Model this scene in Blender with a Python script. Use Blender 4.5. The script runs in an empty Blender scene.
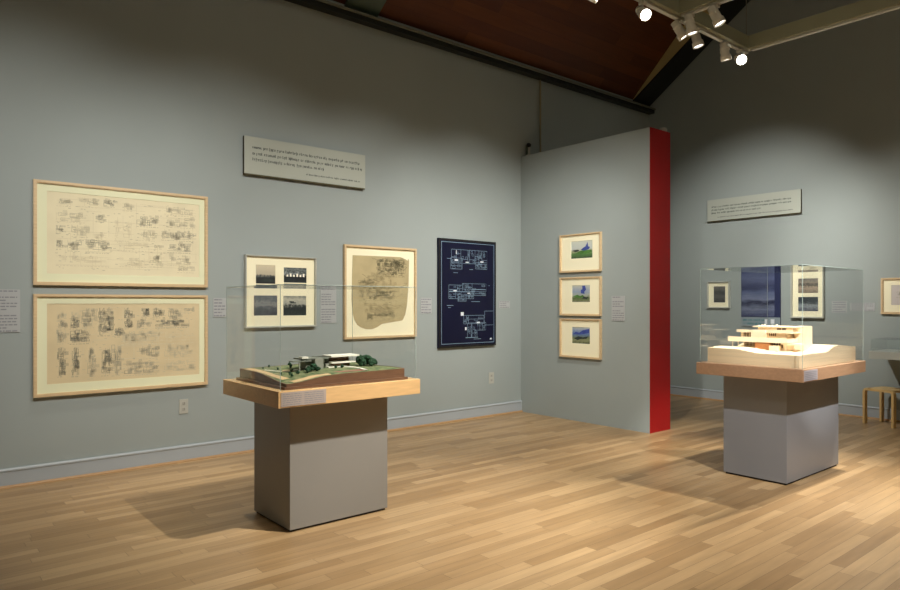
import bpy, bmesh, math, random
from mathutils import Vector, Matrix
random.seed(7)
scene = bpy.context.scene
COL = scene.collection

# ---------------------------------------------------------------- camera
cam_d = bpy.data.cameras.new('camera')
cam = bpy.data.objects.new('camera', cam_d); COL.objects.link(cam)
CAM = (6.038, 0.0, 1.395)
cam.location = CAM
cam.rotation_euler = (math.radians(90), 0, math.radians(50.05))
cam_d.sensor_width = 36.0
cam_d.lens = 36.0 * 670.0 / 900.0
cam_d.shift_y = 8.3 / 900.0
cam_d.clip_start = 0.05
scene.camera = cam

# ---------------------------------------------------------------- world, view
scene.view_settings.view_transform = 'Standard'
scene.view_settings.look = 'None'
scene.view_settings.gamma = 1.0
scene.view_settings.use_curve_mapping = False
scene.view_settings.exposure = 0.43
world = bpy.data.worlds.new('world'); scene.world = world
world.use_nodes = True
world.node_tree.nodes['Background'].inputs[0].default_value = (0.05, 0.055, 0.06, 1)
world.node_tree.nodes['Background'].inputs[1].default_value = 0.1

# ---------------------------------------------------------------- lights
WARM = (1.0, 0.90, 0.74)
WARM2 = (1.0, 0.955, 0.87)
COOL = (0.88, 0.96, 1.0)
def spot(name, loc, target, watts, angle=60, blend=0.8, color=WARM, radius=0.05):
    l = bpy.data.lights.new(name, 'SPOT')
    l.energy = watts; l.color = color; l.spot_size = math.radians(angle)
    l.spot_blend = blend; l.shadow_soft_size = radius
    o = bpy.data.objects.new(name, l); COL.objects.link(o)
    o.location = loc
    o.rotation_euler = (Vector(target) - Vector(loc)).to_track_quat('-Z', 'Y').to_euler()
    return o
def area(name, loc, target, watts, sx, sy, color):
    l = bpy.data.lights.new(name, 'AREA'); l.shape = 'RECTANGLE'
    l.size = sx; l.size_y = sy; l.energy = watts; l.color = color
    o = bpy.data.objects.new(name, l); COL.objects.link(o)
    o.location = loc
    o.rotation_euler = (Vector(target) - Vector(loc)).to_track_quat('-Z', 'Y').to_euler()
    return o
# unseen area light added high up as general room fill
area('room_fill', (7.2, 1.5, 6.9), (4.5, 2.5, 0), 45, 4.5, 7.0, (1.0, 0.86, 0.62))
# wall washers on the left wall
spot('wash_light', (3.3, 0.4, 3.75), (0, 0.9, 1.35), 210, 72, 1.0, WARM2)
spot('wash_light', (3.3, 2.2, 3.75), (0, 2.4, 1.4), 190, 70, 1.0, WARM2)
spot('wash_light', (3.1, 4.1, 3.7), (0, 3.9, 1.35), 190, 70, 1.0, WARM2)
spot('wash_light', (3.0, 4.9, 3.7), (0, 5.4, 1.35), 230, 70, 1.0, WARM2)
# partition wall
spot('wash_light', (3.4, 3.0, 3.75), (0.95, 6.25, 1.3), 300, 56, 1.0, WARM2)
# far wall
spot('wash_light', (2.9, 6.15, 3.65), (1.7, 9.12, 1.9), 300, 66, 1.0, WARM2)
spot('wash_light', (2.1, 6.3, 3.65), (3.5, 9.12, 1.2), 200, 66, 1.0, WARM2)
# left model: wide pool over the pedestal and a tighter one on the model
spot('case_light', (4.2, 3.25, 3.9), (2.75, 2.65, 0.4), 520, 52, 0.9, WARM2, .035)
spot('case_light', (4.15, 3.25, 3.9), (2.02, 2.24, 0.9), 240, 24, 0.6, WARM, .03)
# right model
spot('case_light', (5.8, 3.9, 3.95), (3.85, 5.7, 0.6), 520, 44, 0.9, (1.0, 0.98, 0.95), .025)
spot('case_light', (4.1, 7.5, 3.9), (3.5, 5.5, 0.7), 620, 50, 0.8, WARM, .03)
spot('case_light', (5.75, 3.95, 3.9), (3.5, 5.75, 1.05), 560, 19, 0.5, WARM2, .03)
# floor pools
spot('floor_light', (4.25, 3.2, 3.95), (5.0, 2.8, 0), 200, 100, 1.0, WARM)
spot('floor_light', (0.9, 1.5, 3.95), (1.1, 1.3, 0), 110, 60, 1.0, WARM)  # added fill lamp, lightens the floor shadow beside the left pedestal
spot('floor_light', (4.3, 7.4, 3.95), (4.7, 4.8, 0), 200, 95, 1.0, WARM)
spot('floor_light', (1.9, 4.7, 3.95), (1.9, 4.6, 0), 120, 80, 1.0, WARM)

# ---------------------------------------------------------------- materials
def lin(c):
    return tuple(((x / 255.0) / 12.92 if x / 255.0 <= 0.04045 else ((x / 255.0 + 0.055) / 1.055) ** 2.4) for x in c) + (1.0,)
def mat(name, rgb, rough=0.6, var=0.0, scale=20.0, bump=0.0, metal=0.0, spec=0.5, stretch=(1, 1, 1), rgb2=None):
    m = bpy.data.materials.new(name); m.use_nodes = True
    nt = m.node_tree; b = nt.nodes['Principled BSDF']
    b.inputs['Roughness'].default_value = rough
    b.inputs['Metallic'].default_value = metal
    b.inputs['Specular IOR Level'].default_value = spec
    tc = nt.nodes.new('ShaderNodeTexCoord'); mp = nt.nodes.new('ShaderNodeMapping')
    mp.inputs['Scale'].default_value = stretch
    nz = nt.nodes.new('ShaderNodeTexNoise'); nz.inputs['Scale'].default_value = scale
    nz.inputs['Detail'].default_value = 4
    nt.links.new(tc.outputs['Object'], mp.inputs['Vector']); nt.links.new(mp.outputs['Vector'], nz.inputs['Vector'])
    cr = nt.nodes.new('ShaderNodeValToRGB')
    a = lin(rgb)
    c2 = lin(rgb2) if rgb2 else tuple(x * (1 - var) for x in a[:3]) + (1,)
    c1 = a if rgb2 else tuple(min(1, x * (1 + var)) for x in a[:3]) + (1,)
    cr.color_ramp.elements[0].position = 0.3; cr.color_ramp.elements[1].position = 0.7
    cr.color_ramp.elements[0].color = c2; cr.color_ramp.elements[1].color = c1
    nt.links.new(nz.outputs['Fac'], cr.inputs['Fac']); nt.links.new(cr.outputs['Color'], b.inputs['Base Color'])
    if bump:
        bp = nt.nodes.new('ShaderNodeBump'); bp.inputs['Strength'].default_value = bump
        bp.inputs['Distance'].default_value = 0.01
        nt.links.new(nz.outputs['Fac'], bp.inputs['Height']); nt.links.new(bp.outputs['Normal'], b.inputs['Normal'])
    return m
def emit(name, rgb, strength):
    m = bpy.data.materials.new(name); m.use_nodes = True; nt = m.node_tree
    nt.nodes.remove(nt.nodes['Principled BSDF'])
    e = nt.nodes.new('ShaderNodeEmission'); e.inputs[0].default_value = lin(rgb); e.inputs[1].default_value = strength
    nt.links.new(e.outputs[0], nt.nodes['Material Output'].inputs[0]); return m
def planks(name, w, length, c_a, c_b, c_c, rough, axis='Y', spec=0.5, line=0.55):
    m = bpy.data.materials.new(name); m.use_nodes = True; nt = m.node_tree; N = nt.nodes.new; L = nt.links.new
    b = nt.nodes['Principled BSDF']
    tc = N('ShaderNodeTexCoord'); sp = N('ShaderNodeSeparateXYZ'); L(tc.outputs['Object'], sp.inputs[0])
    ac, al = (sp.outputs['X'], sp.outputs['Y']) if axis == 'Y' else (sp.outputs['Y'], sp.outputs['X'])
    def math_(op, a, bb=None):
        n = N('ShaderNodeMath'); n.operation = op
        for i, v in enumerate((a, bb)):
            if v is None: continue
            if isinstance(v, (int, float)): n.inputs[i].default_value = v
            else: L(v, n.inputs[i])
        return n.outputs[0]
    cx = math_('DIVIDE', ac, w); col = math_('FLOOR', cx)
    wn = N('ShaderNodeTexWhiteNoise'); wn.noise_dimensions = '1D'; L(col, wn.inputs['W'])
    off = math_('MULTIPLY', wn.outputs['Value'], 13.7)
    ry = math_('ADD', math_('DIVIDE', al, length), off); row = math_('FLOOR', ry)
    cmb = N('ShaderNodeCombineXYZ'); L(col, cmb.inputs[0]); L(row, cmb.inputs[1])
    w2 = N('ShaderNodeTexWhiteNoise'); w2.noise_dimensions = '2D'; L(cmb.outputs[0], w2.inputs['Vector'])
    cr = N('ShaderNodeValToRGB'); e = cr.color_ramp.elements
    e[0].color = lin(c_a); e[1].color = lin(c_c); k = e.new(0.5); k.color = lin(c_b)
    L(w2.outputs['Value'], cr.inputs['Fac'])
    # grain stretched along the board, shifted per board
    mp = N('ShaderNodeMapping'); mp.inputs['Scale'].default_value = (30, 2.2, 1) if axis == 'Y' else (2.2, 30, 1)
    va = N('ShaderNodeVectorMath'); va.operation = 'ADD'; L(tc.outputs['Object'], va.inputs[0])
    vs = N('ShaderNodeVectorMath'); vs.operation = 'SCALE'; L(w2.outputs['Color'], vs.inputs[0]); vs.inputs['Scale'].default_value = 9
    L(vs.outputs[0], va.inputs[1]); L(va.outputs[0], mp.inputs['Vector'])
    nz = N('ShaderNodeTexNoise'); nz.inputs['Scale'].default_value = 1.0; nz.inputs['Detail'].default_value = 5
    L(mp.outputs[0], nz.inputs['Vector'])
    g = math_('ADD', math_('MULTIPLY', nz.outputs['Fac'], 0.60), 0.70)
    # joints
    fx = math_('FRACT', cx); fy = math_('FRACT', ry)
    ex = math_('MINIMUM', fx, math_('SUBTRACT', 1.0, fx)); jx = math_('LESS_THAN', ex, 0.0011 / w)
    ey = math_('MINIMUM', fy, math_('SUBTRACT', 1.0, fy)); jy = math_('LESS_THAN', ey, 0.0012 / length)
    j = math_('MAXIMUM', jx, jy); jj = math_('SUBTRACT', 1.0, math_('MULTIPLY', j, line))
    f = math_('MULTIPLY', g, jj)
    mx = N('ShaderNodeVectorMath'); mx.operation = 'SCALE'; L(cr.outputs['Color'], mx.inputs[0]); L(f, mx.inputs['Scale'])
    L(mx.outputs[0], b.inputs['Base Color'])
    b.inputs['Roughness'].default_value = rough; b.inputs['Specular IOR Level'].default_value = spec
    return m
def glass_mat(name, edge=False):
    m = bpy.data.materials.new(name); m.use_nodes = True; nt = m.node_tree; N = nt.nodes.new; L = nt.links.new
    nt.nodes.remove(nt.nodes['Principled BSDF'])
    tr = N('ShaderNodeBsdfTransparent'); gl = N('ShaderNodeBsdfGlossy'); gl.inputs['Roughness'].default_value = 0.0
    mix = N('ShaderNodeMixShader')
    if edge:
        tr.inputs[0].default_value = (0.80, 0.84, 0.83, 1); mix.inputs[0].default_value = 0.35
        gl = N('ShaderNodeBsdfDiffuse')
        gl.inputs[0].default_value = (0.8, 0.95, 0.92, 1)
    else:
        tr.inputs[0].default_value = (0.995, 1.0, 0.998, 1)
        lw = N('ShaderNodeLayerWeight'); lw.inputs['Blend'].default_value = 0.5
        p = N('ShaderNodeMath'); p.operation = 'POWER'; L(lw.outputs['Facing'], p.inputs[0]); p.inputs[1].default_value = 5
        q = N('ShaderNodeMath'); q.operation = 'MULTIPLY_ADD'; L(p.outputs[0], q.inputs[0])
        q.inputs[1].default_value = 0.97; q.inputs[2].default_value = 0.02
        L(q.outputs[0], mix.inputs[0])
    L(tr.outputs[0], mix.inputs[1]); L(gl.outputs[0], mix.inputs[2])
    L(mix.outputs[0], nt.nodes['Material Output'].inputs[0])
    return m
def pic_mat(name, stops, scale=9.0, amount=0.35, axis='Z', stretch=(1, 1, 1)):
    """printed picture: vertical bands of tone broken up by noise, in generated coordinates"""
    m = bpy.data.materials.new(name); m.use_nodes = True; nt = m.node_tree; N = nt.nodes.new; L = nt.links.new
    b = nt.nodes['Principled BSDF']; b.inputs['Roughness'].default_value = 0.5
    tc = N('ShaderNodeTexCoord'); sp = N('ShaderNodeSeparateXYZ'); L(tc.outputs['Generated'], sp.inputs[0])
    mp = N('ShaderNodeMapping'); mp.inputs['Scale'].default_value = stretch; L(tc.outputs['Generated'], mp.inputs['Vector'])
    nz = N('ShaderNodeTexNoise'); nz.inputs['Scale'].default_value = scale; nz.inputs['Detail'].default_value = 6
    nz.inputs['Roughness'].default_value = 0.65
    L(mp.outputs[0], nz.inputs['Vector'])
    a = N('ShaderNodeMath'); a.operation = 'MULTIPLY_ADD'; L(nz.outputs['Fac'], a.inputs[0]); a.inputs[1].default_value = amount; a.inputs[2].default_value = -amount / 2
    s = N('ShaderNodeMath'); s.operation = 'ADD'; L(sp.outputs[axis], s.inputs[0]); L(a.outputs[0], s.inputs[1])
    cr = N('ShaderNodeValToRGB'); e = cr.color_ramp.elements
    e[0].position = stops[0][0]; e[0].color = lin(stops[0][1]); e[1].position = stops[-1][0]; e[1].color = lin(stops[-1][1])
    for p, c in stops[1:-1]:
        k = e.new(p); k.color = lin(c)
    L(s.outputs[0], cr.inputs['Fac']); L(cr.outputs['Color'], b.inputs['Base Color'])
    return m

M = {}
M['wall'] = mat('wall_paint', (158, 168, 168), 0.75, 0.025, 1.5, 0.0)
M['far_wall'] = mat('far_wall_paint', (156, 166, 165), 0.75, 0.025, 1.5)
M['upper'] = mat('upper_wall_paint', (150, 144, 118), 0.8, 0.03, 1.5)
M['red'] = mat('red_paint', (160, 8, 12), 0.6, 0.03, 3)
M['base'] = mat('baseboard_paint', (172, 181, 188), 0.45, 0.02, 4)
M['shoe'] = mat('shoe_moulding_oak', (176, 140, 98), 0.45, 0.12, 30, stretch=(20, 1, 1))
M['floor'] = planks('maple_floor', 0.0765, 0.95, (150, 121, 84), (168, 139, 101), (183, 154, 115), 0.36, spec=0.42)
M['ceil'] = planks('dark_wood_ceiling', 0.11, 2.6, (84, 42, 18), (98, 51, 21), (112, 60, 25), 0.5, spec=0.3)
M['steel'] = mat('dark_steel_paint', (26, 30, 27), 0.5, 0.1, 8)
M['steel_green'] = mat('green_steel_paint', (74, 90, 78), 0.5, 0.1, 8)
M['steel_light'] = mat('grey_steel_paint', (120, 122, 110), 0.5, 0.05, 8)
M['beam'] = mat('beam_paint', (150, 152, 128), 0.6, 0.04, 4)
M['track'] = mat('track_metal', (200, 202, 196), 0.35, 0.03, 8)
M['lamp'] = mat('lamp_housing', (224, 220, 208), 0.4, 0.03, 10)
M['lens'] = emit('lamp_lens', (255, 250, 236), 30)
M['lens_dim'] = emit('lamp_lens_side', (255, 250, 240), 3.0)
M['black'] = mat('black_paint', (18, 18, 20), 0.5, 0.1, 10)
M['maple'] = mat('maple_frame_wood', (214, 188, 148), 0.45, 0.08, 14, stretch=(1, 1, 8))
M['maple_b'] = mat('case_top_maple', (222, 184, 132), 0.38, 0.07, 7, stretch=(6, 1, 10))
M['maple_c'] = mat('case_top_birch', (178, 142, 112), 0.42, 0.08, 7, stretch=(6, 1, 10))
M['silver'] = mat('pale_grey_frame', (186, 188, 180), 0.4, 0.03, 10)
M['matboard'] = mat('cream_mat_board', (252, 247, 216), 0.8, 0.01, 3)
M['matgreen'] = mat('pale_mat_board', (234, 236, 202), 0.8, 0.01, 3)
M['bevel'] = mat('mat_bevel_white', (255, 252, 236), 0.7, 0.0, 3)
M['paper'] = mat('aged_paper', (234, 225, 192), 0.8, 0.05, 4)
M['paper2'] = mat('aged_paper_darker', (218, 202, 164), 0.8, 0.06, 4)
M['trace'] = mat('tan_tracing_paper', (186, 172, 132), 0.8, 0.10, 5)
M['ink1'] = mat('faint_pencil', (216, 206, 176), 0.8, 0.04, 30)
M['ink2'] = mat('pencil_line', (196, 190, 164), 0.8, 0.05, 30)
M['ink3'] = mat('dark_pencil', (172, 168, 148), 0.8, 0.05, 30)
M['ink4'] = mat('drawing_ink', (138, 138, 124), 0.8, 0.05, 30)
M['navy'] = mat('blueprint_navy', (8, 12, 44), 0.45, 0.12, 3, spec=0.3)
M['bline'] = mat('blueprint_line', (126, 152, 174), 0.6, 0.1, 20)
M['bwhite'] = mat('blueprint_white_mark', (226, 232, 240), 0.6, 0.02, 20)
M['card'] = mat('label_card', (176, 180, 182), 0.6, 0.01, 5)
M['card_text'] = mat('label_print', (138, 140, 146), 0.7, 0.0, 5)
M['panel'] = mat('quote_panel_face', (178, 184, 174), 0.6, 0.01, 3)
M['panel_edge_shaded'] = mat('quote_panel_edge_shaded', (72, 66, 34), 0.6, 0.05, 5)
M['panel_text'] = mat('quote_lettering', (48, 60, 62), 0.6, 0.0, 5)
M['ped'] = mat('pedestal_paint', (142, 141, 138), 0.38, 0.02, 3)
M['ped_r'] = mat('pedestal_paint_cool', (142, 146, 154), 0.38, 0.02, 3)
M['plinth'] = mat('pedestal_foot_black', (30, 22, 22), 0.6, 0.0, 3)
M['glass'] = glass_mat('clear_acrylic')
M['glass_edge'] = glass_mat('acrylic_edge', True)
M['outlet'] = mat('outlet_plate', (182, 184, 176), 0.5, 0.0, 5)
M['slot'] = mat('outlet_slot', (96, 94, 88), 0.5, 0.0, 5)
M['walnut'] = mat('model_base_walnut', (112, 82, 62), 0.5, 0.18, 9, stretch=(1, 1, 9))
M['grass'] = mat('model_grass', (46, 84, 50), 0.9, 0.5, 26, 0.5, rgb2=(142, 144, 104))
M['sand'] = mat('model_sand', (206, 178, 136), 0.8, 0.08, 20)
M['foliage'] = mat('model_tree_foliage', (30, 66, 42), 0.9, 0.5, 60, 0.6)
M['white'] = mat('model_white_card', (240, 238, 226), 0.6, 0.01, 5)
M['mgrey'] = mat('model_grey_stone', (140, 142, 132), 0.7, 0.06, 30)
M['mroof'] = mat('model_grey_roof', (120, 126, 116), 0.7, 0.06, 30)
M['mpink'] = mat('model_brick_court', (150, 108, 92), 0.7, 0.1, 30)
M['bass'] = mat('basswood', (240, 222, 192), 0.5, 0.04, 10, stretch=(2, 2, 20))
M['bass_d'] = mat('basswood_brown', (176, 116, 66), 0.5, 0.1, 20)
M['bass_l'] = mat('laminated_basswood', (232, 212, 178), 0.5, 0.10, 2.2, stretch=(0.6, 0.6, 60))
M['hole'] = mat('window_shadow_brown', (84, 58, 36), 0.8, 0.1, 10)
M['stool'] = mat('birch_stool', (222, 190, 130), 0.42, 0.06, 8, stretch=(1, 1, 6))
M['case_grey'] = mat('case_grey_paint', (186, 192, 186), 0.4, 0.02, 5)
M['photo_sky'] = pic_mat('photo_house', [(0.0, (30, 34, 36)), (0.30, (26, 32, 34)), (0.42, (70, 78, 80)), (0.5, (188, 180, 158)), (1.0, (214, 204, 178))], 7, 0.45)
M['photo_dark'] = pic_mat('photo_landscape', [(0.0, (34, 46, 50)), (0.3, (12, 22, 26)), (0.5, (20, 28, 32)), (0.58, (150, 160, 160)), (0.72, (44, 54, 58)), (0.85, (120, 128, 128)), (1.0, (60, 68, 72))], 6, 1.0)
M['photo_fog'] = pic_mat('photo_fog', [(0.0, (44, 52, 58)), (0.3, (62, 68, 76)), (0.45, (78, 84, 90)), (0.58, (136, 138, 136)), (0.75, (96, 104, 108)), (1.0, (70, 78, 86))], 5, 1.3)
M['photo_hill'] = pic_mat('photo_hill', [(0.0, (44, 56, 56)), (0.3, (30, 40, 42)), (0.48, (40, 48, 50)), (0.6, (160, 164, 156)), (0.8, (190, 188, 172)), (1.0, (130, 136, 132))], 6, 0.8)
M['photo_strip'] = pic_mat('photo_strip', [(0.0, (60, 68, 72)), (1.0, (44, 54, 56))], 5, 0.4)
M['photo_far'] = pic_mat('photo_far', [(0.0, (52, 56, 58)), (0.4, (96, 96, 94)), (0.6, (58, 62, 64)), (1.0, (120, 118, 112))], 7, 0.9)
M['photo_far2'] = pic_mat('photo_far_warm', [(0.0, (120, 110, 98)), (0.4, (176, 160, 140)), (0.55, (60, 58, 56)), (0.7, (150, 140, 126)), (1.0, (110, 112, 108))], 7, 0.8)
M['photo_far3'] = pic_mat('photo_far_blue', [(0.0, (52, 58, 84)), (0.4, (150, 160, 166)), (0.6, (52, 62, 70)), (1.0, (46, 60, 70))], 7, 0.8)
M['wc_a'] = pic_mat('watercolour_a', [(0.0, (60, 74, 56)), (0.25, (86, 128, 70)), (0.42, (160, 164, 130)), (0.55, (196, 204, 200)), (1.0, (208, 214, 202))], 6, 0.35)
M['wc_b'] = pic_mat('watercolour_b', [(0.0, (132, 134, 108)), (0.25, (86, 108, 62)), (0.4, (170, 176, 160)), (0.6, (150, 166, 190)), (1.0, (196, 200, 190))], 6, 0.45)
M['wc_c'] = pic_mat('watercolour_c', [(0.0, (70, 82, 60)), (0.2, (142, 146, 108)), (0.38, (108, 122, 90)), (0.6, (96, 124, 176)), (1.0, (186, 196, 198))], 6, 0.45)
M['wc_blue'] = mat('blue_wash', (62, 80, 158), 0.7, 0.25, 30)
M['wc_green'] = mat('green_wash', (80, 128, 60), 0.7, 0.3, 30)
M['wc_dark'] = mat('dark_wash', (44, 54, 52), 0.7, 0.3, 30)
M['banner'] = pic_mat('banner_print', [(0.0, (52, 60, 100)), (0.16, (112, 122, 150)), (0.28, (24, 30, 66)), (0.36, (112, 122, 152)), (0.5, (78, 90, 128)), (0.6, (46, 54, 92)), (0.8, (88, 98, 136)), (1.0, (46, 56, 98))], 3.0, 0.3, stretch=(.6, 1, 5))
M['banner_navy'] = mat('banner_navy', (36, 44, 84), 0.5, 0.08, 4)
M['banner_cap'] = mat('banner_caption', (142, 156, 164), 0.5, 0.03, 4)
M['teal'] = mat('teal_lettering', (44, 122, 132), 0.5, 0.0, 4)

# ---------------------------------------------------------------- mesh helpers
class MB:
    def __init__(s): s.bm = bmesh.new()
    def box(s, x0, x1, y0, y1, z0, z1, bevel=0.0):
        x0, x1 = min(x0, x1), max(x0, x1); y0, y1 = min(y0, y1), max(y0, y1); z0, z1 = min(z0, z1), max(z0, z1)
        r = bmesh.ops.create_cube(s.bm, size=1.0)
        vs = r['verts']
        for v in vs:
            v.co = Vector(((x0 + x1) / 2 + v.co.x * (x1 - x0), (y0 + y1) / 2 + v.co.y * (y1 - y0), (z0 + z1) / 2 + v.co.z * (z1 - z0)))
        if bevel > 0:
            es = list({e for v in vs for e in v.link_edges})
            bmesh.ops.bevel(s.bm, geom=es, offset=bevel, segments=2, affect='EDGES', profile=0.7)
        return s
    def prism(s, pts, axis, a, b):
        """closed outline pts (2-d) extruded along axis from a to b"""
        def mk(p, t):
            return {'X': (t, p[0], p[1]), 'Y': (p[0], t, p[1]), 'Z': (p[0], p[1], t)}[axis]
        A = [s.bm.verts.new(mk(p, a)) for p in pts]; B = [s.bm.verts.new(mk(p, b)) for p in pts]
        s.bm.faces.new(A); s.bm.faces.new(list(reversed(B)))
        n = len(pts)
        for i in range(n):
            s.bm.faces.new((A[i], B[i], B[(i + 1) % n], A[(i + 1) % n]))
        return s
    def tube(s, pts, r, n=10, r_end=None):
        pts = [Vector(p) for p in pts]; rings = []
        for i, p in enumerate(pts):
            d = (pts[min(i + 1, len(pts) - 1)] - pts[max(i - 1, 0)]).normalized()
            up = Vector((0, 0, 1)) if abs(d.z) < 0.9 else Vector((1, 0, 0))
            u = d.cross(up).normalized(); w = d.cross(u)
            rr = r if r_end is None else r + (r_end - r) * i / (len(pts) - 1)
            rings.append([s.bm.verts.new(p + (u * math.cos(2 * math.pi * k / n) + w * math.sin(2 * math.pi * k / n)) * rr) for k in range(n)])
        for a, b in zip(rings, rings[1:]):
            for k in range(n):
                s.bm.faces.new((a[k], a[(k + 1) % n], b[(k + 1) % n], b[k]))
        s.bm.faces.new(list(reversed(rings[0]))); s.bm.faces.new(rings[-1])
        return s
    def lathe(s, prof, n=20, m=None):
        m = m or Matrix.Identity(4); rings = []
        for r, z in prof:
            rings.append([s.bm.verts.new(m @ Vector((r * math.cos(2 * math.pi * k / n), r * math.sin(2 * math.pi * k / n), z))) for k in range(n)])
        for a, b in zip(rings, rings[1:]):
            for k in range(n):
                s.bm.faces.new((a[k], a[(k + 1) % n], b[(k + 1) % n], b[k]))
        s.bm.faces.new(list(reversed(rings[0]))); s.bm.faces.new(rings[-1])
        return s
    def quad(s, a, b, c, d):
        s.bm.faces.new([s.bm.verts.new(p) for p in (a, b, c, d)]); return s
    def build(s, name, m, parent=None, smooth=False, recalc=True):
        if recalc: bmesh.ops.recalc_face_normals(s.bm, faces=s.bm.faces)
        me = bpy.data.meshes.new(name); s.bm.to_mesh(me); s.bm.free()
        me.materials.append(m)
        o = bpy.data.objects.new(name, me); COL.objects.link(o)
        if parent: o.parent = parent
        if smooth:
            for p in me.polygons: p.use_smooth = True
        return o
def tag(o, label=None, cat=None, group=None, kind=None):
    if label: o['label'] = label
    if cat: o['category'] = cat
    if group: o['group'] = group
    if kind: o['kind'] = kind
    return o
def empty(name, loc=(0, 0, 0), rz=0, label=None, cat=None, group=None):
    o = bpy.data.objects.new(name, None); COL.objects.link(o); o.location = loc; o.rotation_euler = (0, 0, rz)
    o.empty_display_size = 0.1
    return tag(o, label, cat, group)
def struct(name, mb, m, parent=None, label=None):
    o = mb.build(name, m, parent)
    if not parent: tag(o, label, None, None, 'structure')
    return o

# ---------------------------------------------------------------- room shell
WY, FY = 6.25, 9.119            # partition face, far wall
XR, YB = 12.0, -5.0
CZ, SL = 4.50, 1.0             # ceiling height over left wall, slope
RX = 6.0; RZ = CZ + SL * RX
struct('floor', MB().box(-0.2, XR + .2, YB - .2, FY + .2, -0.1, 0), M['floor'])
struct('wall_left', MB().box(-0.2, 0, YB - .2, FY + .2, 0, CZ + .02), M['wall'])
gable = [(-0.2, 0), (XR + .2, 0), (XR + .2, CZ), (RX, RZ + .05), (-0.2, CZ - .1)]
struct('wall_far', MB().prism(gable, 'Y', FY, FY + .2), M['far_wall'])
struct('wall_back', MB().prism(gable, 'Y', YB - .2, YB), M['wall'])
struct('wall_right', MB().box(XR, XR + .2, YB - .2, FY + .2, 0, CZ + .02), M['wall'])
c = MB()
c.prism([(-0.25, CZ - SL * .25), (RX, RZ), (RX, RZ + .15), (-0.25, CZ - SL * .25 + .15)], 'Y', YB - .2, FY + .2)
c.prism([(RX, RZ), (XR + .25, CZ - SL * .25), (XR + .25, CZ - SL * .25 + .15), (RX, RZ + .15)], 'Y', YB - .2, FY + .2)
struct('ceiling', c, M['ceil'])
# partition wall with its red end
PL, PT, PZ = 1.9125, 6.64, 3.285
part = struct('wall_partition', MB().box(0, PL - .004, WY, PT, 0, PZ), M['wall'])
struct('red_end_panel', MB().box(PL - .004, PL, WY + .0005, PT, 0, PZ), M['red'], part)
# baseboards: board with a rounded top lip and an oak shoe moulding
def baseboard(name, prof_axis, wallpos, out, a, b):
    # profile (distance from wall, z)
    pr = [(0, 0), (.016, 0), (.016, .122), (.022, .126), (.022, .136), (.014, .145), (0, .145)]
    sh = [(.016, 0), (.036, 0), (.034, .009), (.027, .017), (.016, .020)]
    f = lambda P: [(wallpos + out * p, z) for p, z in P]
    ax = 'Y' if prof_axis == 'X' else 'X'
    o = struct(name, MB().prism(f(pr), ax, a, b), M['base'])
    MB().prism(f(sh), ax, a, b).build('shoe_moulding', M['shoe'], o)
baseboard('baseboard_left', 'X', 0, 1, YB, WY)
baseboard('baseboard_corridor', 'X', 0, 1, PT, FY)
# far one: profile in (Y,Z), extruded along X
baseboard('baseboard_far', 'Y', FY, -1, 0.04, XR)
# steel wall-head trim along the left wall
struct('trim_1', MB().box(0, .10, YB, FY, 4.345, 4.395), M['steel'])
struct('trim_2', MB().box(0, .125, YB, FY, 4.395, 4.415), M['steel_light'])
# rafter against the far wall (I section) following the rake
def rafter(name, y0, y1, label, mats):
    r = empty(name, (0.0, (y0 + y1) / 2, 4.43), 0, label, 'beam')
    iy = -(y0 + y1) / 2; iz = -4.43; X1 = RX - .05
    lo_ = lambda x, o: 4.45 + .69 * x + o + iz
    up_ = lambda x: CZ + SL * x - .004 + iz
    MB().prism([(.01, lo_(.01, 0)), (X1, lo_(X1, 0)), (X1, lo_(X1, .03)), (.01, lo_(.01, .03))], 'Y', y0 + iy, y1 + iy).build('lower_flange', mats[0], r)
    ym = (y0 + y1) / 2
    MB().prism([(.01, lo_(.01, .03)), (X1, lo_(X1, .03)), (X1, up_(X1)), (.01, up_(.01))], 'Y', ym - .02 + iy, ym + .02 + iy).build('web', mats[0], r)
    MB().prism([(.01, lo_(.01, .03)), (X1, lo_(X1, .03)), (X1, up_(X1)), (.01, up_(.01))], 'Y', y0 + .005 + iy, y0 + .025 + iy).build('side_board', mats[1], r)
    return r
rafter('roof_rafter', 8.68, 9.10, 'dark steel roof rafter climbing the rake of the far wall', (M['steel'], mat('rafter_board_lit', (206, 186, 128), .6, .05, 4)))  # side board coloured brighter to paint in the rafter's lit side
rafter('roof_rafter', 3.62, 4.02, 'green-grey steel roof rafter over the left wall at the top edge', (M['steel_green'], M['steel']))  # dark side board paints the shadowed gap beside the green steel
# conduit rising up the left wall above the partition
cd = MB().tube([(.018, 6.60, PZ + .002), (.018, 6.60, 4.343)], .012, 8).build('wall_conduit', M['upper'])
tag(cd, 'thin vertical conduit on left wall rising above the partition top', 'conduit')

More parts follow.
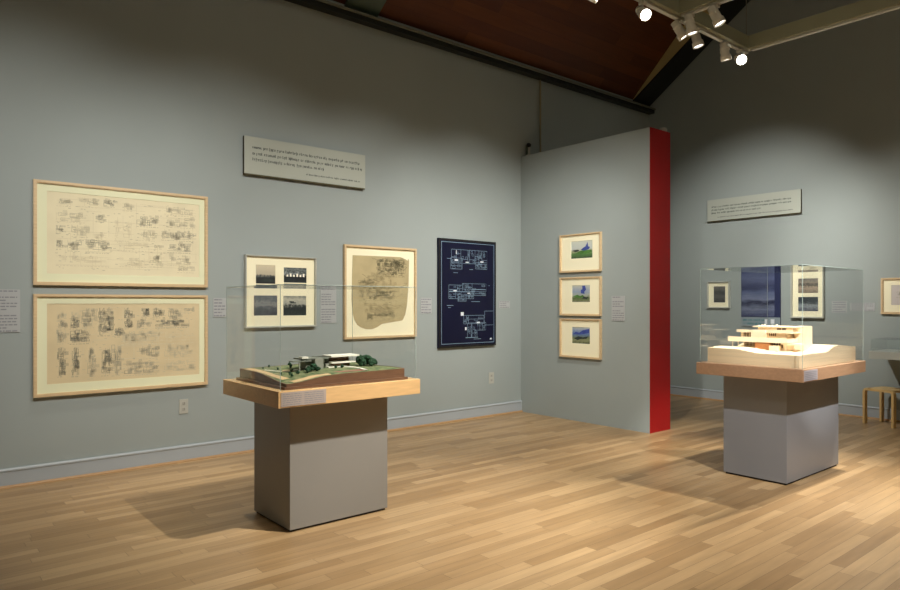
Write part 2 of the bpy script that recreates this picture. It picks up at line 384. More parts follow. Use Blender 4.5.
# ---------------------------------------------------------------- wall things helper
# local frame: x = viewer's right, -y = out of the wall, z up
WALLS = {'L': lambda r, z: ((0.0, r, z), math.pi / 2), 'P': lambda r, z: ((r, WY, z), 0.0), 'F': lambda r, z: ((r, FY, z), 0.0)}
def wall_root(name, wall, rc, z0, label, cat, group=None):
    loc, rz = WALLS[wall](rc, z0)
    return empty(name, loc, rz, label, cat, group)
def ring(mb, x0, x1, z0, z1, w, y0, y1):
    """mitred rectangular ring between outer rect and inner rect inset by w"""
    O = [(x0, z0), (x1, z0), (x1, z1), (x0, z1)]; I = [(x0 + w, z0 + w), (x1 - w, z0 + w), (x1 - w, z1 - w), (x0 + w, z1 - w)]
    for i in range(4):
        j = (i + 1) % 4
        mb.prism([O[i], O[j], I[j], I[i]], 'Y', y0, y1)
    return mb
def hole_board(mb, outer, holes, y0, y1):
    """board with rectangular windows, cut on a grid"""
    xs = sorted({outer[0], outer[2]} | {h[0] for h in holes} | {h[2] for h in holes})
    zs = sorted({outer[1], outer[3]} | {h[1] for h in holes} | {h[3] for h in holes})
    for i in range(len(xs) - 1):
        for j in range(len(zs) - 1):
            cx, cz = (xs[i] + xs[i + 1]) / 2, (zs[j] + zs[j + 1]) / 2
            if any(h[0] < cx < h[2] and h[1] < cz < h[3] for h in holes): continue
            mb.box(xs[i], xs[i + 1], y0, y1, zs[j], zs[j + 1])
    return mb
FD = 0.035
def framed(name, wall, r0, r1, z0, z1, label, cat, fm, fw, board, windows, art_mats, group=None, art_names='artwork', depth=FD):
    """windows given in wall coordinates (right, z). returns root, list of art objects, to-local offset"""
    rc = (r0 + r1) / 2; root = wall_root(name, wall, rc, z0, label, cat, group)
    lx = lambda r: r - rc
    ring(MB(), lx(r0), lx(r1), 0, z1 - z0, fw, -.001, -depth).build('frame', fm, root)
    ring(MB(), lx(r0) + fw * .99, lx(r1) - fw * .99, fw * .99, z1 - z0 - fw * .99, .006, -.002, -depth + .006).build('frame_lip', M['maple'] if fm is M['maple'] else fm, root)
    hs = [(lx(w[0]), w[1] - z0, lx(w[2]), w[3] - z0) for w in windows]
    e = fw * .98
    hole_board(MB(), (lx(r0) + e, e, lx(r1) - e, z1 - z0 - e), hs, -.012, -.016).build('mat_board', board, root)
    arts = []
    for w, am in zip(windows, art_mats):
        a = MB().box(lx(w[0]) - .004, lx(w[2]) + .004, -.008, -.0118, w[1] - z0 - .004, w[3] - z0 + .004).build(art_names, am, root)
        arts.append(a)
    return root, arts, (rc, z0)

def stroke(mb, x0, z0, x1, z1, w, y):
    d = Vector((x1 - x0, z1 - z0)); L = d.length
    if L < 1e-5: return
    n = Vector((-d.y, d.x)) / L * w / 2
    mb.quad((x0 - n.x, y, z0 - n.y), (x1 - n.x, y, z1 - n.y), (x1 + n.x, y, z1 + n.y), (x0 + n.x, y, z0 + n.y))
def drawing(cl, off, y, rnd, scale=1.0):
    """architect's detail sketches: outlines, floor lines, hatching, dimension lines. returns dict level -> MB"""
    out = {k: MB() for k in (1, 2, 3, 4)}
    rc, zb = off
    for (a, b, c_, d, k) in cl:
        a, c_, b, d = a - rc, c_ - rc, b - zb, d - zb
        w, h = c_ - a, d - b
        if k == 0:      # faint setting-out lines and lettering spread over the sheet
            for _ in range(26): z = b + rnd.random() * h; x = a + rnd.random() * w * .7; stroke(out[1], x, z, min(c_, x + .1 + .4 * rnd.random()), z, .0018, y)
            for _ in range(22): x = a + rnd.random() * w; z = b + rnd.random() * h * .7; stroke(out[1], x, z, x, min(d, z + .05 + .2 * rnd.random()), .0018, y)
            for _ in range(160): x = a + rnd.random() * w * .97; z = b + rnd.random() * h; stroke(out[2], x, z, x + .008 + .014 * rnd.random(), z, .004, y)
            continue
        mb = out[k]; lo = out[max(1, k - 1)]
        # outline pieces
        for _ in range(3 + 2 * k):
            x = a + rnd.random() * w * .8; ww = min(w * (.08 + .3 * rnd.random()), c_ - x)
            z = b + rnd.random() * h * .8; hh = min(h * (.1 + .4 * rnd.random()), d - z)
            t = .0020 + .001 * rnd.random()
            stroke(mb, x, z, x + ww, z, t, y)
            if rnd.random() < .6: stroke(mb, x, z + hh, x + ww, z + hh, t, y)
            stroke(mb, x, z, x, z + hh, t, y)
            if rnd.random() < .5: stroke(mb, x + ww, z, x + ww, z + hh, t, y)
            if rnd.random() < .25: stroke(mb, x, z, x + ww, z + hh, t, y)
        # hatching blocks
        for _ in range(max(1, int(k * w * h * 330))):
            x = a + rnd.random() * w * .85; z = b + rnd.random() * h * .85
            n = rnd.randint(3, 6); dx = .007
            ln = .012 + .02 * rnd.random()
            vert = rnd.random() < .5
            for i in range(n):
                if vert: stroke(mb, x + i * dx, z, x + i * dx, min(d, z + ln), .0024, y)
                else: stroke(mb, x, z + i * dx, min(c_, x + ln * 1.4), z + i * dx, .0024, y)
        # long thin dimension lines and lettering dashes
        for _ in range(2):
            z = b + rnd.random() * h
            stroke(lo, a, z, c_, z, .0018, y)
            x = a + rnd.random() * w; stroke(lo, x, b, x, d, .0016, y)
        x = a
        while x < c_ - .02:
            l = .008 + .016 * rnd.random(); stroke(lo, x, b - .008, x + l, b - .008, .004, y); x += l + .008
    return out
def put_drawing(out, parent, names=None, mats=None):
    for k in sorted(out):
        if len(out[k].bm.faces):
            out[k].build('drawing_lines' if not names else names, (mats or {1: M['ink1'], 2: M['ink2'], 3: M['ink3'], 4: M['ink4']})[k], parent, recalc=False)
        else: out[k].bm.free()

# ---------------------------------------------------------------- two long drawings, left wall
UP = [(1.011, 2.171, 1.123, 2.219, 2), (1.158, 2.179, 1.317, 2.244, 2), (1.347, 2.194, 1.452, 2.244, 3), (1.491, 2.174, 1.584, 2.232, 2), (1.826, 2.168, 2.098, 2.238, 2), (1.005, 2.049, 1.23, 2.112, 2), (1.288, 2.066, 1.369, 2.114, 3), (1.6, 2.052, 1.785, 2.128, 3), (1.843, 2.064, 2.098, 2.143, 2), (1.005, 1.956, 1.06, 2.011, 3), (1.116, 1.934, 1.244, 2.022, 2), (1.266, 1.91, 1.369, 1.975, 1), (1.623, 1.933, 1.768, 2.018, 2), (1.801, 1.949, 2.098, 2.036, 3), (1.011, 1.83, 1.06, 1.893, 3), (1.088, 1.819, 1.187, 1.899, 3), (1.215, 1.812, 1.407, 1.91, 3), (1.43, 1.921, 1.56, 2.087, 1), (1.452, 1.842, 1.703, 1.909, 1), (1.744, 1.869, 1.81, 1.895, 2), (1.851, 1.844, 2.056, 1.922, 3), (1.005, 1.702, 1.392, 1.774, 1), (1.468, 1.708, 1.703, 1.775, 1), (1.703, 1.714, 1.826, 1.809, 2), (1.851, 1.73, 2.056, 1.817, 2), (1.935, 1.672, 2.082, 1.723, 2)]
LO = [(1.011, 1.264, 1.06, 1.327, 2), (1.116, 1.278, 1.172, 1.326, 2), (1.187, 1.204, 1.303, 1.357, 3), (1.303, 1.136, 1.422, 1.357, 4), (1.011, 1.2, 1.088, 1.263, 3), (1.102, 1.198, 1.172, 1.278, 4), (1.011, 1.082, 1.074, 1.185, 3), (1.102, 1.077, 1.244, 1.181, 4), (1.018, 0.822, 1.074, 1.043, 4), (1.116, 0.816, 1.172, 1.039, 4), (1.23, 0.791, 1.288, 1.034, 3), (1.332, 0.808, 1.407, 1.029, 4), (1.407, 0.803, 1.483, 1.051, 3), (1.506, 1.272, 1.568, 1.356, 4), (1.639, 1.279, 1.703, 1.355, 4), (1.728, 1.278, 1.81, 1.355, 4), (1.851, 1.25, 1.978, 1.354, 3), (1.987, 1.318, 2.082, 1.354, 3), (1.506, 1.189, 1.568, 1.264, 4), (1.6, 1.186, 1.703, 1.262, 3), (1.752, 1.189, 2.038, 1.25, 4), (1.43, 1.124, 1.498, 1.191, 4), (1.483, 1.054, 2.1, 1.157, 1), (1.483, 1.06, 1.785, 1.161, 2), (1.623, 0.93, 1.785, 1.032, 3), (1.826, 0.916, 2.1, 1.03, 2), (1.498, 0.798, 1.785, 0.899, 3), (1.826, 0.79, 2.1, 0.898, 2)]
rnd = random.Random(3)
UP += [(1.0, 1.66, 2.1, 2.24, 0)]; LO += [(1.0, .79, 2.1, 1.36, 0)]
root, arts, off = framed('framed_drawing', 'L', .852, 2.195, 1.537, 2.351, 'wide maple framed pale pencil drawing sheet, upper of the stacked pair on left wall', 'framed drawing', M['maple'], .019, M['matgreen'], [(.945, 1.628, 2.125, 2.272)], [M['paper']], 'wide framed drawing sheets on left wall')
put_drawing(drawing(UP, off, -.0122, rnd), arts[0])
root, arts, off = framed('framed_drawing', 'L', .852, 2.195, .667, 1.467, 'wide maple framed tan sheet with darker ink details, lower of the left wall pair', 'framed drawing', M['maple'], .019, M['matgreen'], [(.945, .762, 2.125, 1.392)], [M['paper2']], 'wide framed drawing sheets on left wall')
put_drawing(drawing(LO, off, -.0122, rnd), arts[0])

# ---------------------------------------------------------------- four photographs in one frame
wins = [(2.655, 1.582, 2.852, 1.76), (2.655, 1.537, 2.852, 1.572), (2.94, 1.597, 3.184, 1.744), (2.94, 1.552, 3.184, 1.587), (2.635, 1.279, 2.872, 1.469), (2.935, 1.276, 3.181, 1.467)]
root, arts, off = framed('framed_photographs', 'L', 2.543, 3.281, 1.164, 1.85, 'silver framed cream mat with four black and white photographs, behind the left glass cover', 'framed photographs', M['silver'], .007, M['matboard'], wins,
                         [M['photo_sky'], M['photo_strip'], M['photo_dark'], M['photo_strip'], M['photo_fog'], M['photo_hill']], None, 'photograph', .045)
rc, zb = off
h = MB().prism([(2.69 - rc, 1.60 - zb), (2.71 - rc, 1.622 - zb), (2.75 - rc, 1.632 - zb), (2.83 - rc, 1.622 - zb), (2.845 - rc, 1.60 - zb)], 'Y', -.0118, -.0122).build('printed_house', M['wc_dark'], arts[0])
h = MB()
for x0, x1, z in ((3.01, 3.07, 1.40), (3.00, 3.05, 1.41), (3.03, 3.12, 1.368)):
    h.box(x0 - rc, x1 - rc, -.0118, -.0122, z - zb - .005, z - zb + .005)
h.build('printed_house', M['wc_dark'], arts[5])
h = MB()
for i in range(6):
    x = 2.97 + i * .035; h.box(x - rc, x + .018 - rc, -.0118, -.0122, 1.655 - zb, 1.675 + .012 * (i % 2) - zb)
h.build('printed_house', M['bevel'], arts[2])

# ---------------------------------------------------------------- torn sketch sheet
root = wall_root('framed_sketch', 'L', 4.0765, 1.022, 'maple framed torn tan tracing paper sketch left of the blueprint', 'framed sketch')
rc, zb = 4.0765, 1.022
ring(MB(), 3.61 - rc, 4.543 - rc, 0, .985, .022, -.001, -.035).build('frame', M['maple'], root)
MB().box(3.63 - rc, 4.523 - rc, -.006, -.010, .02, .965).build('mat_board', M['matboard'], root)
SK = [(3.719, 1.899), (4.10, 1.903), (4.36, 1.905), (4.437, 1.895), (4.452, 1.87), (4.445, 1.6), (4.424, 1.376), (4.40, 1.27), (4.36, 1.205), (4.24, 1.19), (4.089, 1.172), (4.03, 1.14), (3.96, 1.118), (3.885, 1.120), (3.82, 1.14), (3.776, 1.167), (3.74, 1.22), (3.717, 1.30), (3.706, 1.429), (3.712, 1.7)]
a = MB().prism([(p[0] - rc, p[1] - zb) for p in SK], 'Y', -.0102, -.0118).build('artwork', M['trace'], root)
SKC = [(4.012, 1.693, 4.40, 1.88, 4), (4.2, 1.78, 4.40, 1.88, 3), (3.898, 1.625, 4.247, 1.721, 2), (3.749, 1.516, 4.342, 1.635, 2), (3.798, 1.43, 4.314, 1.538, 3), (3.86, 1.301, 4.287, 1.398, 2), (3.873, 1.213, 4.287, 1.301, 3), (3.835, 1.6, 4.012, 1.643, 3)]
out = drawing(SKC, (rc, zb), -.0122, rnd)
for _ in range(70):     # loose scribbles
    k = rnd.choice((2, 3, 3)); c0 = rnd.choice(SKC); x = c0[0] + rnd.random() * (c0[2] - c0[0]) - rc; z = c0[1] + rnd.random() * (c0[3] - c0[1]) - zb
    for i in range(4):
        nx = min(.35, max(-.33, x + (rnd.random() - .5) * .09)); nz = min(.86, max(.2, z + (rnd.random() - .5) * .04)); stroke(out[k], x, z, nx, nz, .003, -.0122); x, z = nx, nz
put_drawing(out, a, mats={1: mat('t1', (178, 160, 118), .8), 2: mat('t2', (150, 138, 102), .8), 3: mat('t3', (122, 116, 88), .8), 4: mat('t4', (104, 100, 76), .8)})
MB().prism([(4.33 - rc, 1.905 - zb), (4.44 - rc, 1.908 - zb), (4.43 - rc, 1.87 - zb), (4.40 - rc, 1.885 - zb)], 'Y', -.0119, -.0124).build('torn_corner', M['matboard'], a)

# ---------------------------------------------------------------- blueprint board
rc, zb = 5.3155, .876
root = wall_root('blueprint_panel', 'L', rc, zb, 'tall navy blueprint panel with three white floor plans on left wall', 'blueprint')
MB().box(4.859 - rc, 5.772 - rc, -.001, -.035, 0, 1.276, .003).build('board', M['navy'], root)
ring(MB(), 4.862 - rc, 5.769 - rc, .003, 1.273, .02, -.0345, -.038).build('black_edge', M['black'], root)
bl = MB(); Y = -.0355; S_ = lambda x0, z0, x1, z1, w=.004: stroke(bl, x0 - rc, z0 - zb, x1 - rc, z1 - zb, w, Y)
for t in ((4.90, 2.112, 5.735, 2.112), (4.90, .92, 5.735, .92), (4.90, .92, 4.90, 2.112), (5.735, .92, 5.735, 2.112)): S_(*t, w=.006)
def plan(x0, z0, x1, z1, cols, rows, seed):
    r = random.Random(seed)
    def P(a, b): return x0 + a * (x1 - x0), z0 + b * (z1 - z0)
    S_(x0, z0, x1, z0); S_(x0, z1, x1, z1); S_(x0, z0, x0, z1); S_(x1, z0, x1, z1)
    xs = [0] + sorted(r.random() for _ in range(cols - 1)) + [1]
    for i in range(cols):
        a, b = xs[i], xs[i + 1]; m = r.choice((.3, .45, .55, .7))
        S_(*P(b, 0), *P(b, 1), w=.004); S_(*P(a, m), *P(b, m), w=.004)
        for _ in range(rows):
            u = a + (b - a) * r.random() * .7; v = r.random() * .8; du = (b - a) * .25; dv = .18
            S_(*P(u, v), *P(u + du, v), w=.003); S_(*P(u + du, v), *P(u + du, v + dv), w=.003); S_(*P(u, v + dv), *P(u + du, v + dv), w=.003); S_(*P(u, v), *P(u, v + dv), w=.003)
plan(5.05, 1.87, 5.62, 2.03, 8, 3, 1); plan(5.04, 1.80, 5.22, 1.93, 3, 4, 2); plan(5.43, 1.81, 5.62, 1.89, 3, 4, 3)
plan(5.22, 1.535, 5.61, 1.63, 5, 3, 4); plan(5.01, 1.535, 5.22, 1.61, 3, 2, 5); plan(5.01, 1.45, 5.40, 1.53, 5, 3, 6); plan(5.33, 1.49, 5.60, 1.56, 3, 3, 7); plan(5.15, 1.42, 5.28, 1.47, 2, 1, 14)
plan(5.24, 1.15, 5.58, 1.25, 4, 3, 8); plan(5.30, .985, 5.46, 1.16, 3, 4, 9); plan(5.46, 1.07, 5.60, 1.16, 2, 2, 10)
S_(5.27, .985, 5.47, .985, w=.008)
S_(5.58, 1.30, 5.725, 1.30); S_(5.58, 1.13, 5.725, 1.13); S_(5.58, 1.13, 5.58, 1.30)
for x, z, l in ((4.98, 1.37, .10), (5.0, 1.345, .04), (5.08, 1.755, .07), (5.33, 1.80, .06), (5.66, .955, .05), (5.36, 1.415, .14), (5.40, .965, .12), (4.98, 1.92, .07), (5.645, 1.61, .02)): S_(x, z, x + l, z, w=.005)
bl.build('plan_lines', M['bline'], root, recalc=False)
bw = MB()
for x0, z0, x1, z1 in ((5.195, 1.247, 5.24, 1.29), (5.262, 1.075, 5.285, 1.11), (5.10, 1.895, 5.15, 1.915), (5.08, 1.535, 5.13, 1.55), (5.67, .95, 5.695, .97), (5.45, 1.155, 5.5, 1.17), (5.51, 1.89, 5.56, 1.905), (5.27, 1.88, 5.32, 1.89), (5.12, 1.975, 5.13, 2.02), (5.30, 1.51, 5.34, 1.52)):
    bw.box(x0 - rc, x1 - rc, -.0345, -.0362, z0 - zb, z1 - zb)
bw.build('white_marks', M['bwhite'], root)

# ---------------------------------------------------------------- three watercolours on the partition
wc = [(1.763, 2.215, (.842, 1.925, 1.158, 2.128), 'wc_a', 'top'), (1.249, 1.705, (.857, 1.41, 1.122, 1.607), 'wc_b', 'middle'), (.752, 1.213, (.857, .922, 1.122, 1.114), 'wc_c', 'bottom')]
words = {'top': 'maple framed watercolour of a blue hill over bright green, topmost of three',
         'middle': 'maple framed watercolour with a blue cloud shape, middle of the three on the partition',
         'bottom': 'maple framed watercolour with a broad blue band, lowest of the three on the partition'}
for z0, z1, win, mk, pos in wc:
    root, arts, off = framed('framed_watercolour', 'P', .676, 1.285, z0, z1, words[pos], 'framed watercolour', M['maple'], .015, M['matboard'], [win], [M[mk]], 'watercolours stacked on the partition wall')
    rc = off[0]; P = lambda L_: [(win[0] + u * (win[2] - win[0]) - rc, win[1] + v * (win[3] - win[1]) - z0) for u, v in L_]
    if pos == 'top':
        MB().prism(P([(.45, .48), (.55, .58), (.68, .68), (.77, .92), (.80, .66), (.88, .62), (.84, .50), (.65, .42)]), 'Y', -.0118, -.0122).build('painted_hill', M['wc_blue'], arts[0])
        MB().prism(P([(.22, .30), (.45, .44), (.95, .46), (.98, .34), (.7, .24), (.4, .25)]), 'Y', -.0118, -.0123).build('painted_meadow', M['wc_green'], arts[0])
        MB().prism(P([(.04, .46), (.16, .50), (.34, .50), (.4, .42), (.2, .38)]), 'Y', -.0118, -.0124).build('painted_rocks', M['wc_dark'], arts[0])
    elif pos == 'middle':
        MB().prism(P([(.5, .52), (.48, .7), (.58, .78), (.56, .96), (.72, .98), (.78, .74), (.68, .6), (.7, .48)]), 'Y', -.0118, -.0122).build('painted_cloud', M['wc_blue'], arts[0])
        MB().prism(P([(.05, .34), (.3, .44), (.45, .36), (.6, .42), (.7, .3), (.4, .24)]), 'Y', -.0118, -.0123).build('painted_meadow', M['wc_green'], arts[0])
        MB().prism(P([(.55, .22), (.66, .34), (.78, .28), (.9, .32), (.84, .16)]), 'Y', -.0118, -.0124).build('painted_rocks', M['wc_dark'], arts[0])
    else:
        MB().prism(P([(.03, .55), (.2, .72), (.4, .66), (.6, .82), (.97, .92), (.95, .66), (.7, .6), (.4, .54)]), 'Y', -.0118, -.0122).build('painted_hill', M['wc_blue'], arts[0])
        MB().prism(P([(.1, .30), (.35, .44), (.6, .38), (.9, .46), (.8, .3), (.5, .28), (.3, .2)]), 'Y', -.0118, -.0123).build('painted_rocks', M['wc_dark'], arts[0])

# ---------------------------------------------------------------- text panels and labels
def words_line(mb, x0, x1, z, h, y, r):
    """row of small letter-like strokes grouped into words"""
    x = x0
    while x < x1:
        n = r.choice((2, 3, 4, 5, 6, 7, 8))
        for _ in range(n):
            if x > x1: break
            w = h * r.choice((.35, .5, .55)); up = r.choice((0, 0, 0, .35 * h)); dn = r.choice((0, 0, 0, .3 * h))
            t = h * .2
            mb.box(x, x + t, -y, -y - .0006, z - dn, z + h * .7 + up)
            if r.random() < .8: mb.box(x + t, x + w, -y, -y - .0006, z + h * .5, z + h * .7)
            if r.random() < .6: mb.box(x + t, x + w, -y, -y - .0006, z, z + h * .18)
            if r.random() < .5: mb.box(x + w - t * .3, x + w + t * .5, -y, -y - .0006, z, z + h * .7)
            x += w + h * .22
        x += h * .45
def quote_panel(wall, r0, r1, z0, z1, label, lines, seed):
    rc = (r0 + r1) / 2; H = z1 - z0
    root = wall_root('quotation_panel', wall, rc, z0, label, 'text panel', 'quotation panels high on the walls')
    MB().box(r0 - rc, r1 - rc, -.012, -.042, 0, H).build('panel_core', M['panel_edge_shaded'], root)  # edge colour is dark olive with the panel's shadow painted in
    MB().box(r0 - rc + .1, r1 - rc - .1, -.001, -.012, .06, H - .06).build('mounting_batten', M['panel_edge_shaded'], root)
    f = MB().box(r0 - rc + .0, r1 - rc, -.042, -.044, .012, H).build('panel_face', M['panel'], root)
    r = random.Random(seed); t = MB()
    for a, b, v, h in lines: words_line(t, (r0 - rc) + a * (r1 - r0), (r0 - rc) + b * (r1 - r0), v * H, h * H, .0438, r)
    t.build('lettering', M['panel_text'], f)
quote_panel('L', 2.53, 3.853, 2.595, 2.955, 'long pale quotation panel high on left wall above the four photographs', [(.06, .955, .70, .072), (.06, .965, .54, .072), (.06, .62, .385, .072), (.48, .95, .19, .045)], 5)
quote_panel('F', 1.0, 2.294, 2.565, 2.88, 'long pale quotation panel high on far wall above the right glass cover', [(.05, .90, .64, .072), (.05, .91, .50, .072), (.05, .60, .36, .072), (.12, .92, .17, .045)], 9)
def card(wall, r0, r1, z0, z1, label, rows, seed, group='small printed wall labels'):
    rc = (r0 + r1) / 2; W, H = r1 - r0, z1 - z0
    root = wall_root('wall_label', wall, rc, z0, label, 'wall label', group)
    c = MB().box(-W / 2, W / 2, -.001, -.006, 0, H).build('card', M['card'], root)
    t = MB(); r = random.Random(seed); hh = H / rows
    for i in range(rows):
        if rows > 6 and i in (1, rows // 2): continue
        z = H - (i + 1) * hh + hh * .25; e = W / 2 * (.86 if r.random() < .75 else .35)
        x = -W / 2 * .86
        while x < e:
            l = min(e - x, .012 + .03 * r.random()); t.box(x, x + l, -.006, -.0065, z, z + hh * .42); x += l + .006
    t.build('printed_text', M['card_text'], c)
card('L', .50, .769, 1.175, 1.50, 'large wall label at the left edge of the picture', 14, 1)
card('L', 2.254, 2.374, 1.269, 1.443, 'small wall label between lower wide drawing and the four photographs', 6, 2)
card('L', 3.343, 3.527, 1.193, 1.551, 'tall wall label between the four photographs and the torn sketch', 14, 3)
card('L', 4.617, 4.778, 1.278, 1.456, 'small wall label between the torn sketch and the navy blueprint', 6, 4)
card('L', 5.851, 6.043, 1.335, 1.425, 'small wall label between the navy blueprint and the partition corner', 4, 5)
card('P', 1.42, 1.594, 1.197, 1.477, 'tall wall label on the partition right of the three watercolours', 11, 6)
card('F', 2.654, 2.826, 1.275, 1.424, 'squarish wall label on far wall just right of the two photographs', 5, 7)
card('F', 2.862, 3.135, 1.302, 1.40, 'low wide wall label on far wall left of the rightmost frame', 4, 8)
def outlet(r0, r1, z0, z1, label):
    rc = (r0 + r1) / 2; W, H = r1 - r0, z1 - z0
    root = wall_root('wall_outlet', 'L', rc, z0, label, 'electrical outlet', 'electrical outlets on left wall')
    MB().box(-W / 2, W / 2, -.0005, -.007, 0, H, .002).build('cover_plate', M['outlet'], root)
    for zc in (H * .3, H * .7):
        s = MB().box(-W * .22, W * .22, -.007, -.009, zc - H * .12, zc + H * .12, .001).build('socket', M['outlet'], root)
        MB().box(-W * .12, -W * .06, -.009, -.0094, zc - .012, zc + .012).box(W * .06, W * .12, -.009, -.0094, zc - .012, zc + .012).build('slots', M['slot'], s)
outlet(1.954, 2.031, .424, .55, 'electrical outlet low on left wall under the wide drawings')
outlet(5.680, 5.765, .402, .54, 'electrical outlet low on left wall below the blueprint corner')

# ---------------------------------------------------------------- far wall pictures
framed('framed_photograph', 'F', .99, 1.325, 1.325, 1.707, 'small grey framed photograph on far wall left of the blue banner', 'framed photograph', M['silver'], .012, M['matboard'], [(1.081, 1.407, 1.254, 1.637)], [M['photo_far']], None, 'photograph', .04)
framed('framed_photographs', 'F', 2.166, 2.572, 1.205, 1.86, 'pale framed pair of photographs on far wall right of the blue banner', 'framed photographs', M['silver'], .010, M['matboard'], [(2.25, 1.529, 2.495, 1.716), (2.25, 1.294, 2.495, 1.477)], [M['photo_far2'], M['photo_far3']], None, 'photograph', .05)
root, arts, off = framed('framed_drawing', 'F', 3.205, 3.90, 1.267, 1.697, 'maple framed pale drawing on far wall at right edge above the display table', 'framed drawing', M['maple'], .020, M['matboard'], [(3.31, 1.375, 3.80, 1.61)], [mat('pale_lilac_paper', (206, 200, 196), .8, .03, 4)], None)
put_drawing(drawing([(3.36, 1.47, 3.66, 1.53, 4)], off, -.0122, rnd), arts[0])
root = wall_root('exhibition_banner', 'F', 1.757, 1.08, 'blue printed banner with pale caption strip on far wall behind the glass cover', 'banner')
MB().box(-.267, .267, -.001, -.02, 0, .80).build('board', M['banner_navy'], root)
MB().box(-.262, .19, -.0195, -.0215, .135, .795).build('printed_image', M['banner'], root)
cp = MB().box(-.267, .267, -.0195, -.0215, 0, .125).build('caption_strip', M['banner_cap'], root)
t = MB(); rr = random.Random(4)
words_line(t, -.24, .05, .075, .03, .0213, rr); words_line(t, -.24, .02, .025, .03, .0213, rr)
t.build('lettering', M['teal'], cp)
MB().box(.06, .10, -.0213, -.0222, .03, .10).box(.14, .19, -.0213, -.0222, .04, .10).build('white_emblems', M['bwhite'], cp)

# ---------------------------------------------------------------- pedestals
def pedestal(X0, X1, Y0, Y1, tX0, tX1, tY0, tY1, zt, th, label, pm, tm):
    cx, cy = (X0 + X1) / 2, (Y0 + Y1) / 2
    r = empty('display_pedestal', (cx, cy, 0), 0, label, 'pedestal', 'display pedestals with overhanging wooden tops')
    MB().box(X0 - cx + .012, X1 - cx - .012, Y0 - cy + .012, Y1 - cy - .012, 0, .02).build('recessed_foot', M['plinth'], r)
    MB().box(X0 - cx, X1 - cx, Y0 - cy, Y1 - cy, .014, zt - th, .002).build('pedestal_body', pm, r)
    MB().box(tX0 - cx, tX1 - cx, tY0 - cy, tY1 - cy, zt - th, zt, .003).build('table_top', tm, r)
    return r, cx, cy
r, cx, cy = pedestal(1.774, 2.293, 1.868, 2.585, 1.60, 2.435, 1.725, 2.755, .883, .098, 'grey pedestal with wide light maple top carrying the landscaped house model', M['ped'], M['maple_b'])
lb = MB().box(2.435 - cx, 2.438 - cx, 1.74 - cy, 2.035 - cy, .793, .876).build('printed_label', mat('label_lilac', (176, 164, 158), .6, .02, 5), r)
t = MB(); rr = random.Random(8)
for i in range(6):
    for a, b in ((1.75, 1.87), (1.89, 2.02)):
        y = a
        while y < b:
            l = min(b - y, .01 + .02 * rr.random()); z = .862 - i * .012; t.box(2.438 - cx, 2.4386 - cx, y - cy, y + l - cy, z, z + .004); y += l + .005
t.build('label_text', M['card_text'], lb)
r2, cx, cy = pedestal(3.259, 3.765, 5.261, 6.263, 3.08, 3.93, 5.15, 6.40, .905, .095, 'grey pedestal with reddish birch top carrying the pale wooden house model', M['ped_r'], M['maple_c'])
lb = MB().box(3.93 - cx, 3.933 - cx, 5.165 - cy, 5.40 - cy, .818, .897).build('printed_label', mat('label_grey_lilac', (178, 172, 178), .6, .02, 5), r2)
t = MB()
for i in range(5):
    y = 5.18
    while y < 5.38:
        l = min(5.38 - y, .01 + .02 * rr.random()); z = .88 - i * .013; t.box(3.933 - cx, 3.9336 - cx, y - cy, y + l - cy, z, z + .004); y += l + .005
t.build('label_text', M['card_text'], lb)

# ---------------------------------------------------------------- clear covers
def cover(X0, X1, Y0, Y1, z0, z1, label, t=.006):
    cx, cy = (X0 + X1) / 2, (Y0 + Y1) / 2; z0 = z0 + .0008
    r = empty('glass_cover', (cx, cy, z0), 0, label, 'display cover', 'clear five sided covers over the models')
    H = z1 - z0; a, b, c_, d = X0 - cx, X1 - cx, Y0 - cy, Y1 - cy
    e = .003
    MB().box(a + e, b - e, c_, c_ + t, 0, H - e).build('side_pane', M['glass'], r)
    MB().box(a + e, b - e, d - t, d, 0, H - e).build('side_pane', M['glass'], r)
    MB().box(a, a + t, c_ + e, d - e, 0, H - e).build('side_pane', M['glass'], r)
    MB().box(b - t, b, c_ + e, d - e, 0, H - e).build('side_pane', M['glass'], r)
    MB().box(a + e, b - e, c_ + e, d - e, H - t, H).build('top_pane', M['glass'], r)
    for x, y in ((a, c_), (b - e, c_), (a, d - e), (b - e, d - e)):
        MB().box(x, x + e, y, y + e, 0, H).build('glued_edge', M['glass_edge'], r)
    MB().box(a + e, b - e, c_, c_ + e, H - e, H).box(a + e, b - e, d - e, d, H - e, H).box(a, a + e, c_ + e, d - e, H - e, H).box(b - e, b, c_ + e, d - e, H - e, H).build('top_rim', M['glass_edge'], r)
cover(1.612, 2.423, 1.742, 2.73, .883, 1.506, 'clear box cover over the landscaped house model on the left pedestal')
cover(3.105, 3.92, 5.165, 6.375, .905, 1.683, 'clear box cover over the pale wooden house model on the right pedestal')

# ---------------------------------------------------------------- landscaped model (left)
X0, X1, Y0, Y1 = 1.70, 2.385, 1.80, 2.66
Z0 = .8838
lm = empty('landscape_model', ((X0 + X1) / 2, (Y0 + Y1) / 2, Z0), 0, 'green landscaped house model on dark walnut base under the left cover', 'architectural model')
ox, oy = (X0 + X1) / 2, (Y0 + Y1) / 2
MB().box(X0 - .018 - ox, X1 + .012 - ox, Y0 - .018 - oy, Y1 + .02 - oy, 0, .016, .001).build('base_board', M['walnut'], lm)
def hL(x, y):
    u = (x - X0) / (X1 - X0); v = (y - Y0) / (Y1 - Y0)
    z = .074 + .004 * math.sin(9 * u) * math.sin(7 * v)
    z -= .042 * math.exp(-(((u - 1.0) / .42) ** 2 + ((v - .02) / .26) ** 2))      # dip at the near corner
    z += .012 * math.exp(-(((u - .25) / .3) ** 2 + ((v - .6) / .3) ** 2))
    z -= .008 * max(0, u - .7) * (1 if v > .3 else 0)
    return z
NX, NY = 30, 40
